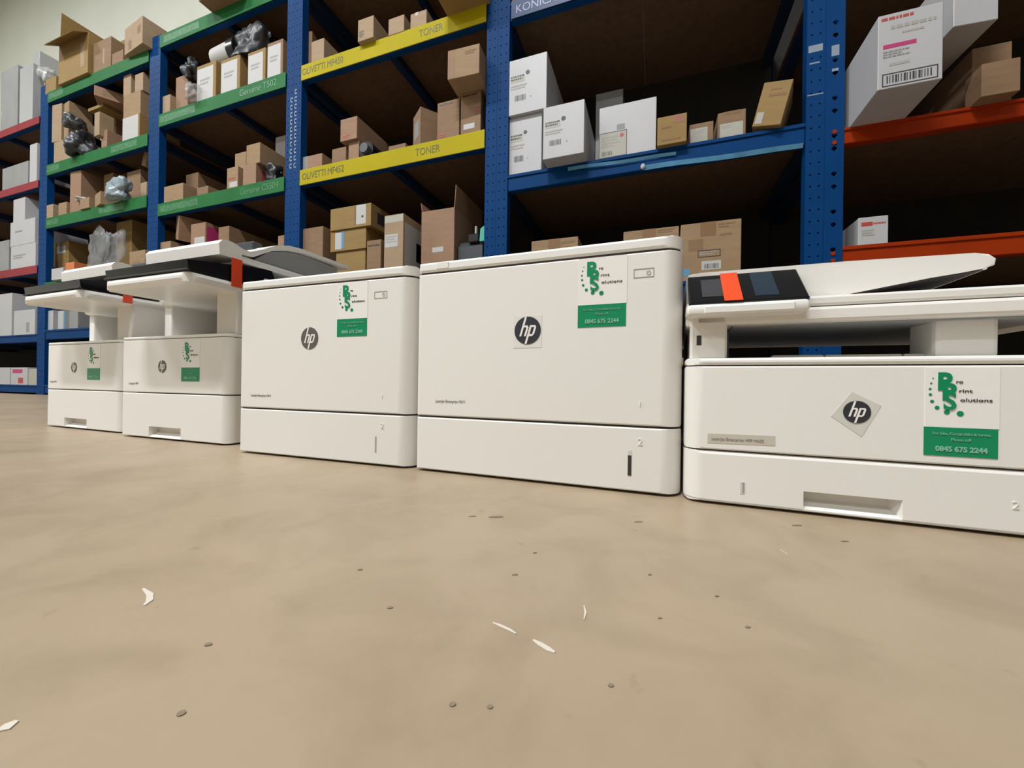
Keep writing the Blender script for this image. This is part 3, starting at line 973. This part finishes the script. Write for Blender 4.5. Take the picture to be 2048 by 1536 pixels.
# ---- rack C, upper yellow shelf
c3 = top('C', 3)
carton('c1', 'small carton leaning askew at the blue post end of the upper yellow shelf', 604, 619, 66, c3, .05, .10, 16, 1)
carton('c2', 'small pale carton set before the askew one on the upper yellow shelf', 623, 648, 84, c3, .0, .30, 0, 4)
carton('c3', 'pale carton with a dark print patch overhanging the upper yellow strip', 716, 747, 41, c3, -.035, .30, 0, 4, [('bars', .1, .4, .15, .45, 4)])
carton('c4', 'middle of the low pale cartons before the big brown box, upper yellow shelf', 777, 808, 39, c3, -.01, .26, 0, 4)
carton('c5', 'low pale carton touching the big brown box on the upper yellow shelf', 821, 853, 29, c3, .0, .26, 0, 4, [('tape', .4, .2, .2)])
carton('c6', 'big olive brown carton jutting out over the upper yellow strip', 874, 962, -70, c3, -.13, .50, 0, 2)
# ---- rack C, lower yellow shelf
c2 = top('C', 2)
carton('c7', 'low carton with grey end at the post end of the lower yellow shelf', 600, 644, 316, c2, .02, .30, 0, 3, [('label', .0, .36, .0, 1.0, M_CGREY)])
carton('c8', 'small plain carton beside the long stacked pair on the lower yellow shelf', 664, 692, 299, c2, .02, .22, 0, 1)
carton('c9', 'long carton under another, beside the black roller end', 697, 718, 285, c2, .02, .60, 0, 3)
carton('c10', 'long carton with reddish end stacked on top, near the black roller', 681, 714, 240, 'c9', .0, .62, 0, 3, [('bars', .15, .6, .08, .25, 2, M_REDL)])
carton('c11', 'low flat carton next to the film-wrapped corner box, lower yellow shelf', 777, 811, 293, c2, .03, .22, 0, 1)
carton('c12', 'carton turned corner-on with shiny film, lower yellow shelf', 828, 860, 222, c2, .02, .15, -38, 1, [('label', .2, .8, .3, .75, M_CGREY)], w=.13)
carton('c13', 'tall plain-fronted carton with dark heading, beside its labelled twin', 875, 919, 207, c2, .015, .30, 0, 1, [('bars', .1, .75, .88, .95, 1), ('bars', .1, .4, .08, .2, 2, M_REDL)])
carton('c14', 'tall carton with dark heading and small white label by double post', 922, 962, 189, c2, .015, .30, 0, 1, [('bars', .1, .8, .88, .95, 1), ('label', .15, .7, .16, .28), ('bars', .75, .95, .5, .62, 2, M_REDL)])
carton('c15', 'square carton sitting askew on top of the two tall twins', 894, 955, 104, 'c14', -.10, .34, 3, 0, [('label', .0, .22, .02, .98, CARD[3]), ('bars', .55, .9, .7, .85, 2, CARD[1])])
# roller
rc = at(734.7, 296, YR + .02)
e = empty('toner_roller', (rc.x, YR + .03, c2))
tag(e, 'black round roller end poking out between cartons on the lower yellow shelf', 'toner roller')
bm = bmesh.new()
bmesh.ops.create_cone(bm, cap_ends=True, segments=28, radius1=.052, radius2=.052, depth=.36)
bmesh.ops.rotate(bm, verts=bm.verts, cent=(0, 0, 0), matrix=Matrix.Rotation(rad(90), 3, 'X'))
bmesh.ops.translate(bm, verts=bm.verts, vec=(0, .16, .0525))
finish('tube', bm, M_BLACKP, e)
bm = bmesh.new()
bmesh.ops.create_cone(bm, cap_ends=True, segments=24, radius1=.036, radius2=.03, depth=.03)
bmesh.ops.rotate(bm, verts=bm.verts, cent=(0, 0, 0), matrix=Matrix.Rotation(rad(90), 3, 'X'))
bmesh.ops.translate(bm, verts=bm.verts, vec=(0, -.03, .0525))
finish('end_cap', bm, M_GREYP, e)
# ---- rack C, shelf behind the printers
c1 = top('C', 1)
carton('c16', 'plain brown carton between blue post and the yellow-brown stack', 600, 646, 459, c1, .03, .35, 0, 1)
carton('c19', 'bottom yellow-brown carton of the three-high stack', 672, 731, 505, c1, .06, .36, 0, 2)
carton('c17', 'middle yellow-brown carton of the stack with white and blue label', 661, 732, 464, 'c19', .05, .38, 0, 2, [('label', .14, .32, .1, .9), ('label', .32, .39, .1, .95, M_BLUEL)])
carton('c18', 'top yellow-brown carton of the stack with tall white label', 661, 742, 419, 'c17', .04, .42, 0, 2, [('label', .64, .88, .12, .98), ('label', .60, .645, .12, .98, CARD[1]), ('right', .15, .5, .25, .75, M_BLACKTX), ('dot', .8, .45, .025, M_BLACKTX)])
carton('c20', 'carton with dark heading before the yellow-brown stack', 734, 762, 482, c1, -.05, .10, 0, 1, [('bars', .1, .9, .78, .86, 1)])
carton('c21', 'tall carton with taped shiny top and printed black and white side', 769, 807, 432, c1, -.06, .34, 0, 4,
       [('label', .05, .72, .42, .65), ('bars', .1, .65, .48, .62, 3, M_GREYTX), ('label', .02, .98, .86, .985, M_LBLBEIGE), ('right', .05, .95, .03, .86, M_LBL), ('right', .4, .9, .25, .6, M_CGREY)])
carton('c22', 'large open carton with raised flaps beside the double blue post', 843, 909, 424, c1, .02, .38, 0, 3,
       [('flaps', [('L', .055, 10), ('R', .13, 4), ('B', .10, -18)]), ('label', .35, .68, .30, .38)])
e = empty('toner_unit', (at(935, 500, YR)[0], YR + .14, c1))
tag(e, 'black toner unit with teal lever beside the open carton', 'toner unit')
prism_x('housing', [(-.09, 0), (-.09, .13), (-.06, .165), (.0, .19), (.09, .18), (.09, 0)], -.085, .07, M_GREYP, e)
box('spout', -.02, .05, -.10, -.05, .15, .20, M_BLACKP, e, .006)
prism_y('lever', [(.055, .15), (.085, .15), (.095, .20), (.08, .235), (.06, .22)], -.10, -.085, M_TEAL, e)
box('clip', .025, .035, -.10, -.08, .195, .24, M_LBL, e, .002)
# ---- rack D
d3, d2, d1, d0 = top('D', 3), top('D', 2), top('D', 1), top('D', 0)
carton('d0', 'brown carton on the top shelf above the lilac strip', 1022, 1090, -60, d3, .03, .35, 0, 1)
WF = [('dot', .5, .72, .055, M_BLACKTX), ('label', .04, .42, .58, .68, M_LBLBEIGE), ('bars', .05, .42, .6, .7, 2), ('bars', .05, .48, .44, .53, 2, M_GREYTX), ('code', .16, .45, .24, .34), ('dot', .58, .28, .02, M_GREYTX)]
carton('d2', 'white toner carton under another, against the double blue post', 1019, 1084, 238, d2, .02, .34, 0, M_CWHITE, WF, 'white toner cartons')
carton('d1', 'white toner carton stacked highest, its black dot facing out', 1019, 1094, 123, 'd2', .0, .40, 0, M_CWHITE, WF, 'white toner cartons')
carton('d3', 'white toner carton jutting forward over the blue beam', 1087, 1169, 217, d2, -.085, .36, 0, M_CWHITE, WF, 'white toner cartons', lift=.002)
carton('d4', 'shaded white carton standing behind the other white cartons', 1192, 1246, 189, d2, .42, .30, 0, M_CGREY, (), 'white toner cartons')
carton('d5', 'widest white carton with a printed label and red dot', 1199, 1313, 217, d2, .005, .32, 0, M_CWHITE,
       [('label', .0, .5, .02, .50, M_LBLBEIGE), ('frame', .0, .5, .02, .50), ('bars', .05, .38, .2, .42, 4, M_GREYTX), ('dot', .41, .41, .035, M_REDL), ('code', .05, .24, .06, .14), ('label', .32, .46, .52, .62, M_CGREY)], 'white toner cartons')
carton('d6', 'small buff carton with pink square label beside the widest white carton', 1315, 1374, 236, d2, -.03, .16, 0, 2, [('label', .55, .88, .72, .95, CARD[3]), ('bars', .58, .86, .76, .92, 2, M_REDL), ('bars', .15, .5, .55, .62, 2, CARD[1]), ('bars', .15, .8, .1, .18, 1, CARD[1])])
carton('d7', 'lowest small carton with white label on the blue beam shelf', 1379, 1427, 250, d2, .04, .15, 0, 1, [('label', .04, .76, .10, .80, M_LBLBEIGE), ('bars', .36, .68, .56, .72, 2, M_GREYTX)])
carton('d8', 'small carton with white label next to the tilted one', 1436, 1492, 227, d2, .04, .15, 0, 1, [('label', .08, .9, .12, .62, M_LBLBEIGE), ('bars', .12, .5, .44, .56, 2, M_GREYTX), ('tape', .5, .6, .1)])
carton('d9', 'tilted buff carton with dark square print next to the double post', 1516, 1574, 190, d2, -.02, .18, -14, 2,
       [('label', .06, .30, .06, .32, M_GREYTX), ('bars', .3, .9, .62, .72, 1, CARD[1]), ('bars', .3, .7, .78, .84, 1, CARD[1])], tilt=(0, 14), lift=.012, h=.185)
carton('d10', 'low taped carton seen over the tall printer with black logo', 1063, 1156, 483, d1, .06, .30, 0, 0, [('tape', .5, .26, .3), ('bars', .65, .95, .86, .94, 1, CARD[1])])
carton('d11', 'taped carton pressed against the larger printed carton', 1247, 1358, 464, d1, .04, .30, 0, 0, [('tape', .47, .24, .2), ('bars', .63, .93, .9, .97, 2, CARD[1])])
carton('d12', 'larger printed carton with framed text, barcode and blue square', 1362, 1483, 450, d1, .0, .34, 0, 0,
       [('tape', .46, .26, .24), ('frame', .29, .67, .40, .52), ('bars', .33, .62, .42, .50, 2, M_GREYTX), ('label', .36, .68, .18, .33), ('code', .40, .64, .20, .28),
        ('label', .03, .16, .10, .22, M_BLUEL), ('bars', .63, .9, .86, .96, 2, CARD[1]), ('label', .13, .38, .52, .72, CARD[1]), ('bars', .65, .84, .72, .78, 1, CARD[1])])
carton('d13', 'carton on the bottom shelf glimpsed in the gap between two printers', 1330, 1420, 716, d0, .03, .35, 0, 0)
# ---- rack E
e2, e1 = top('E', 2), top('E', 1)
carton('e1', 'tall white carton with a magenta bar overhanging the upper orange beam', 1757, 1887, 33, e2, -.22, .46, 0, M_CWHITE,
       [('bars', .05, .55, .885, .95, 1, M_REDL), ('bars', .2, .9, .75, .83, 1, M_GREYTX), ('bars', .38, .72, .685, .73, 1, M_GREYTX), ('label', .08, .60, .535, .59, M_PINK), ('bars', .08, .5, .40, .5, 3, M_CGREY),
        ('bars', .18, .5, .27, .33, 1, M_GREYTX), ('frame', .07, .93, .03, .20), ('code', .14, .86, .07, .17)], 'cartons on the orange rack')
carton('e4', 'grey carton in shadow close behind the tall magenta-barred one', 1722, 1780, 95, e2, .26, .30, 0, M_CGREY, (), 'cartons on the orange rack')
carton('e3', 'brown carton beneath the leaning white one on the upper orange beam', 1945, 2025, 78, e2, .03, .40, 0, 1, (), 'cartons on the orange rack', h=.245)
carton('e2', 'white carton leaning out beside the top of the magenta-barred one', 1897, 1990, -60, 'e3', -.11, .40, 4, M_CWHITE, (), 'cartons on the orange rack', h=.24)
carton('e6', 'small brown carton before the darker brown carton on the orange beam', 1964, 2042, 128, e2, -.06, .085, 0, 1, (), 'cartons on the orange rack')
carton('e5', 'small white carton with a red heading alone on the lower orange beam', 1717, 1777, 436, e1, .0, .16, 0, M_CWHITE,
       [('label', .1, .48, .68, .82, M_REDL), ('bars', .5, .92, .68, .78, 1, M_REDL), ('bars', .12, .55, .3, .55, 3, M_GREYTX)], 'cartons on the orange rack')
# ---- rack B, top shelf
b4 = top('B', 4)
carton('bt', 'brown carton on top of the rack next to the bare pale wall', 398, 470, -50, b4, -.10, .45, 0, 1)
# ---- rack B, middle
b3 = top('B', 3)
carton('b1', 'tiny carton at the post end of the middle green strip shelf', 320, 340, 195, b3, .02, .15, 0, 4)
carton('b2', 'upright carton behind clear film on the middle green strip shelf', 352, 376, 156, b3, .06, .22, 0, 3)
bag('crumpled clear film lying by the upright carton, green strip shelf', 387, 195, -.03, (.05, .04, .07), M_FOIL, 3, b3, 'film', name='clear_film')
WS = [('label', .03, .86, .02, .90), ('bars', .18, .7, .4, .6, 2, M_CGREY)]
carton('b3', 'white-fronted carton first in the row, beside crumpled film', 394, 432, 134, b3, .0, .34, 0, 2, WS, 'white-fronted cartons in a row')
carton('b4', 'white-fronted carton second in the row, under the white roll end', 442, 480, 122, b3, .0, .34, 0, 2, WS, 'white-fronted cartons in a row')
carton('b5', 'white-fronted carton third in the row, under the black bag', 496, 531, 107, b3, .0, .34, 0, 2, WS, 'white-fronted cartons in a row')
carton('b6', 'white-fronted carton last in the row, touching the blue post', 535, 566, 88, b3, .0, .34, 0, 1, WS, 'white-fronted cartons in a row')
bag('grey crumpled film bag perched on the row of white-fronted cartons', 389, 100, .09, (.06, .07, .10), M_FOILD, 8, max(TOPS['b3'], TOPS['b4']), 'bag')
e = empty('toner_bottle', (at(447, 90, YR + .06)[0], YR + .11, max(TOPS['b4'], TOPS['b3'])))
tag(e, 'white labelled toner bottle lying on the white-fronted cartons', 'toner bottle')
bm = bmesh.new()
bmesh.ops.create_cone(bm, cap_ends=True, segments=20, radius1=.085, radius2=.095, depth=.20)
bmesh.ops.rotate(bm, verts=bm.verts, cent=(0, 0, 0), matrix=Matrix.Rotation(rad(90), 3, 'Y'))
bmesh.ops.translate(bm, verts=bm.verts, vec=(-.01, 0, .097))
finish('wrap_label', bm, M_LBL, e)
bm = bmesh.new()
bmesh.ops.create_cone(bm, cap_ends=True, segments=20, radius1=.10, radius2=.10, depth=.07)
bmesh.ops.rotate(bm, verts=bm.verts, cent=(0, 0, 0), matrix=Matrix.Rotation(rad(90), 3, 'Y'))
bmesh.ops.translate(bm, verts=bm.verts, vec=(.12, 0, .101))
finish('cap', bm, M_BLACKP, e)
bag('shiny black bag bulging above the last white-fronted cartons', 512, 72, .10, (.17, .10, .14), M_FOILD, 12, TOPS['b6'] + .002, 'bag')
# ---- rack B, lower
b2 = top('B', 2)
carton('b8', 'taller carton behind the low one on the lower green strip shelf', 372, 396, 350, b2, .22, .40, 0, 1)
carton('b7', 'low wide carton at the post end of the lower green strip shelf', 328, 366, 374, b2, .0, .20, 0, 0)
carton('b7b', 'small dark carton behind the low wide one, lower green strip shelf', 394, 416, 376, b2, .02, .16, 0, 1)
carton('b9', 'small carton with red line and white label at the stack foot', 454, 476, 337, b2, -.005, .16, 0, 0, [('label', .25, .95, .05, .3), ('bars', .1, .8, .38, .5, 1, M_REDL)])
carton('b12', 'carton at the stack foot with a red side patch', 486, 512, 332, b2, -.005, .22, 0, 3, [('right', .2, .9, .2, .8, M_REDL)])
carton('b11', 'square carton on top of the red-patched one', 493, 520, 291, 'b12', .0, .22, 0, 0)
carton('b10', 'carton wedged behind the red-lined carton and the stack', 470, 492, 308, b2, .17, .20, 0, 0)
carton('b13', 'small white carton high against the rack upright at the back', 552, 572, 320, b2, .26, .16, 0, 0)
carton('b13w', 'small white box on a brown carton, half hidden by the upright', 551, 571, 275, 'b13', .26, .15, 0, M_CWHITE)
bag('shiny dark bag squeezed between carton stack and blue post', 552, 340, .08, (.075, .07, .085), M_FOILD, 21, b2, 'bag')
# ---- rack B, shelf behind the printers
b1 = top('B', 1)
carton('b17', 'flat carton beneath the tilted one, seen over the scanner lid', 314, 341, 486, b1, .02, .22, 0, 0, lift=0)
carton('b14', 'tilted carton leaning on its neighbour behind the scanner lid', 348, 368, 456, 'b17', .05, .20, -24, 3, tilt=(0, 16), lift=.02, w=.15, h=.19)
carton('b15', 'carton with white label and magenta side behind the scanner', 382, 411, 449, b1, .02, .22, 0, 3, [('label', .25, .95, .58, .80), ('right', .05, .95, .4, .95, M_PINK)])
carton('b16', 'long plain carton beside the magenta-sided one', 437, 458, 455, b1, .03, .55, 0, 1)
carton('b18', 'narrow carton next to the blue post behind the scanner', 556, 568, 472, b1, .10, .15, 0, 3)
# ---- rack A (crowded)
a4 = top('A', 5)
carton('a1', 'big open olive carton with raised flaps on the rack top by the wall', 118, 176, 92, a4, -.03, .40, 0, 2, [('flaps', [('L', .30, -4), ('B', .34, 0), ('F', .12, 125)]), ('label', .75, .88, .2, .8, CARD[4])])
carton('a4', 'dark printed carton beside the big open one on the rack top', 187, 222, 88, a4, .0, .35, 0, 1, [('label', .55, .65, .2, .7, CARD[4])])
carton('a3', 'pale carton with two dark square marks on the rack top', 247, 292, 54, a4, -.05, .30, -6, 4, [('label', .72, .9, .45, .75, CARD[1]), ('label', .22, .4, .1, .42, CARD[1])])
carton('a4b', 'dark blue and white packet poking out of the cartons on the rack top', 208, 232, 62, 'a4', .12, .16, -10, mat('packet_navy', (0.01, 0.03, 0.06), .4), [('label', .45, 1.0, .02, .95)], tilt=(0, 12), h=.10, lift=.02)
carton('a3b', 'low carton between the printed one and the pale one, rack top', 224, 246, 108, a4, .0, .25, 0, 1)
carton('a0', 'small olive carton at the very end of the rack top', 91, 112, 160, a4, .0, .30, 0, 2)
bag('white film bag hanging over the small olive carton, rack top', 102, 140, .08, (.07, .07, .11), M_BAGW, 31, TOPS['a0'], 'bag')
a3 = top('A', 4)
carton('a6', 'pale carton at the foot of the pile near the end post, second green shelf', 108, 146, 285, a3, .0, .24, 0, 4)
carton('a5', 'tall pale carton standing on the pile by the end post', 105, 121, 212, 'a6', .0, .18, 4, 4)
bag('dark film bag of parts amid the second green shelf cartons', 166, 268, .02, (.11, .10, .13), M_FOILD, 41, a3, 'bag')
carton('a12', 'dark brown carton at the back of the second green shelf', 208, 232, 246, a3, .20, .30, 0, 1)
carton('a8', 'olive carton balanced on the dark carton, second green shelf', 176, 206, 226, 'a12', .06, .30, 0, 2)
carton('a7', 'carton with black print lying crosswise above the jumbled pile', 185, 206, 178, 'a8', .0, .26, -32, 3, [('right', .2, .5, .2, .8, CARD[1])], w=.17)
carton('a10', 'carton with white front low by the blue post, second green shelf', 245, 279, 237, a3, .0, .30, 0, 2, [('label', .02, .92, .03, .97)])
carton('a9', 'brown carton stacked on the white-fronted one by the post', 247, 281, 192, 'a10', .01, .30, 0, 0)
carton('a11', 'small carton with bright end standing highest by the post', 247, 262, 152, 'a9', .02, .24, 0, 4)
carton('a11b', 'small carton twin with bright end touching the blue post', 270, 286, 150, 'a9', .02, .24, 0, 4)
carton('a11c', 'narrow brown carton low beside the dark bag, second green shelf', 203, 214, 262, a3, .0, .14, 0, 3)
carton('a5b', 'slim pale carton beside the tall one on the pile by the end post', 128, 140, 206, 'a6', .01, .16, -5, 0)
bag('grey film bag with parts resting above the dark bag, second green shelf', 152, 236, .02, (.08, .08, .07), M_GREYP, 44, a3 + .27, 'bag')
carton('a8b', 'little pale carton end under the crosswise carton, second green shelf', 189, 199, 226, a3 + .10, -.03, .10, 0, 4, lift=0)
a2 = top('A', 3)
carton('a13', 'small carton at the end post on the lowest green strip shelf', 92, 106, 411, a2, .0, .20, 0, 4)
carton('a13b', 'darker carton behind the end-post one, lowest green shelf', 142, 154, 388, a2, .30, .24, 0, 1)
carton('a14', 'low square carton second along the lowest green shelf', 117, 133, 407, a2, .0, .20, 0, 0)
carton('a15', 'tall carton standing mid-way along the lowest green shelf', 141, 160, 345, a2, .02, .26, 3, 3)
carton('a15b', 'carton with dark side hemmed in behind the tall one', 184, 198, 345, a2, .30, .26, 0, 1)
carton('a16', 'short pale carton before the tall one with film on top', 160, 178, 398, a2, -.02, .13, 0, 0)
carton('a16b', 'rounded-looking pale carton beside the blue and white bag', 186, 207, 388, a2, -.02, .12, -12, 0)
carton('a20', 'upright carton with a dark hole behind the blue and white bag', 208, 226, 350, a2, .14, .12, 0, 0, [('dot', .75, .7, .14, M_SEAM)])
carton('a17', 'olive carton standing up behind the bag, lowest green shelf', 240, 262, 348, a2, .30, .30, 0, 2)
carton('a18', 'wide brown carton behind the bag near the post', 254, 281, 345, a2, .10, .16, 0, 1)
carton('a21', 'small carton tucked against the post, lowest green shelf', 281, 293, 366, a2, .05, .16, 0, 4)
carton('a19', 'small carton tipped on edge above the one by the post', 280, 293, 320, 'a18', .10, .14, 0, 4, tilt=(0, 18), lift=.02, w=.06, h=.12)
bag('blue and white film bag sagging over the lowest green strip', 238, 378, -.03, (.14, .07, .10), M_BAGB, 51, a2, 'bag')
bag('white film scrap lying on the short pale carton', 168, 392, .03, (.06, .05, .025), M_BAGW, 57, TOPS['a16'], 'film', name='clear_film')
a1_ = top('A', 2)
carton('a22', 'brown carton with white label above the end printer lid', 109, 137, 486, a1_, .12, .32, 0, 2, [('label', .15, .8, .74, .90), ('tape', .5, .3, .1)])
carton('a22b', 'small white carton low in front of the white-labelled brown one', 103, 126, 538, a1_, -.04, .13, 0, M_CWHITE)
carton('a22c', 'orange carton next to the small white one above the end printer', 131, 148, 526, a1_, -.04, .13, 0, mat('carton_orange', (0.55, 0.16, 0.05), .6))
carton('a23', 'tall olive carton with plain front next to the blue post', 233, 264, 445, a1_, .13, .34, 0, 2)
carton('a24', 'low carton with dark printed patch at the foot of the tall olive one', 259, 290, 504, a1_, -.04, .14, 0, 0, [('label', .25, .7, .2, .38, CARD[1])])
bag('large clear film bag draped over goods above the end printer', 208, 515, .03, (.19, .055, .25), M_FOIL, 61, a1_, 'bag', amp=.7)
a0_ = top('A', 1)
for i, (pa, pb, mm, tx) in enumerate([(92, 106, M_CWHITE, 'white carton by the end post under the scanner'), (116, 130, M_CWHITE, 'white carton with a blue edge under the scanner'), (138, 156, M_CGREY, 'greyish carton farthest along under the scanner')]):
    carton('a_low%d' % i, tx, pa, pb, 622, a0_, .02, .30, 0, mm, [('label', .8, 1.0, .0, 1.0, M_BLUEL)] if i == 1 else ())
# ---- rack F
f4, f3, f2, f1, f0 = top('F', 4), top('F', 3), top('F', 2), top('F', 1), top('F', 0)
GF = 'pale cartons on the red strip rack'
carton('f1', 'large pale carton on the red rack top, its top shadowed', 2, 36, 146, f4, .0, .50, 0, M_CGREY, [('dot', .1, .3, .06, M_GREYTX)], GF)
carton('f2', 'pale carton at the end post on the red rack top', 40, 66, 138, f4, .0, .50, 0, M_BAGW, (), GF)
carton('f2b', 'tall narrow pale carton stacked on the red rack top, highest there', 65, 79, 108, 'f2', .10, .30, 0, M_BAGW, (), GF)
carton('f3', 'wide white carton on the second red strip shelf', 5, 56, 338, f3, .0, .45, 0, M_CGREY, (), GF)
carton('f4', 'tall narrow white carton by the post, second red strip shelf', 60, 74, 290, f3, .0, .30, 0, M_CWHITE, (), GF)
carton('f6', 'wide white carton low by the post on the third red strip shelf', 22, 71, 494, f2, .0, .40, 0, M_CWHITE, [('bars', .1, .6, .4, .6, 2, M_CGREY)], GF)
carton('f5', 'white carton second in the stack on the third red strip shelf', 21, 70, 446, 'f6', .0, .38, 0, M_CWHITE, [('bars', .2, .5, .5, .6, 1, M_CGREY)], GF)
carton('f7', 'upper white carton of the stack just under the red strip', 27, 50, 400, 'f5', .01, .34, 0, M_CWHITE, (), GF)
carton('f8', 'white carton beside the stack on the third red strip shelf', -14, 18, 486, f2, .0, .40, 0, M_CGREY, (), GF)
carton('f9', 'white carton with torn print on the plain blue shelf', 28, 70, 622, f1, .0, .40, 0, M_CWHITE, [('label', .6, .75, .1, .5, M_CGREY)], GF)
carton('f10', 'tall white carton at the back of the plain blue shelf', -10, 24, 590, f1, .0, .40, 0, M_CWHITE, (), GF)
carton('f11', 'carton with magenta label on the floor-level blue shelf', 22, 55, 735, f0, .0, .30, 0, M_CWHITE, [('label', .1, .7, .68, .9, M_PINK), ('label', .45, .75, .1, .42, M_REDL)], GF)
carton('f12', 'plain pale carton by the post on the floor-level blue shelf', 57, 74, 738, f0, .0, .30, 0, M_LBLBEIGE, (), GF)
carton('f13', 'plain white carton beside the magenta-labelled one at floor level', -8, 20, 735, f0, .0, .30, 0, M_CWHITE, (), GF)
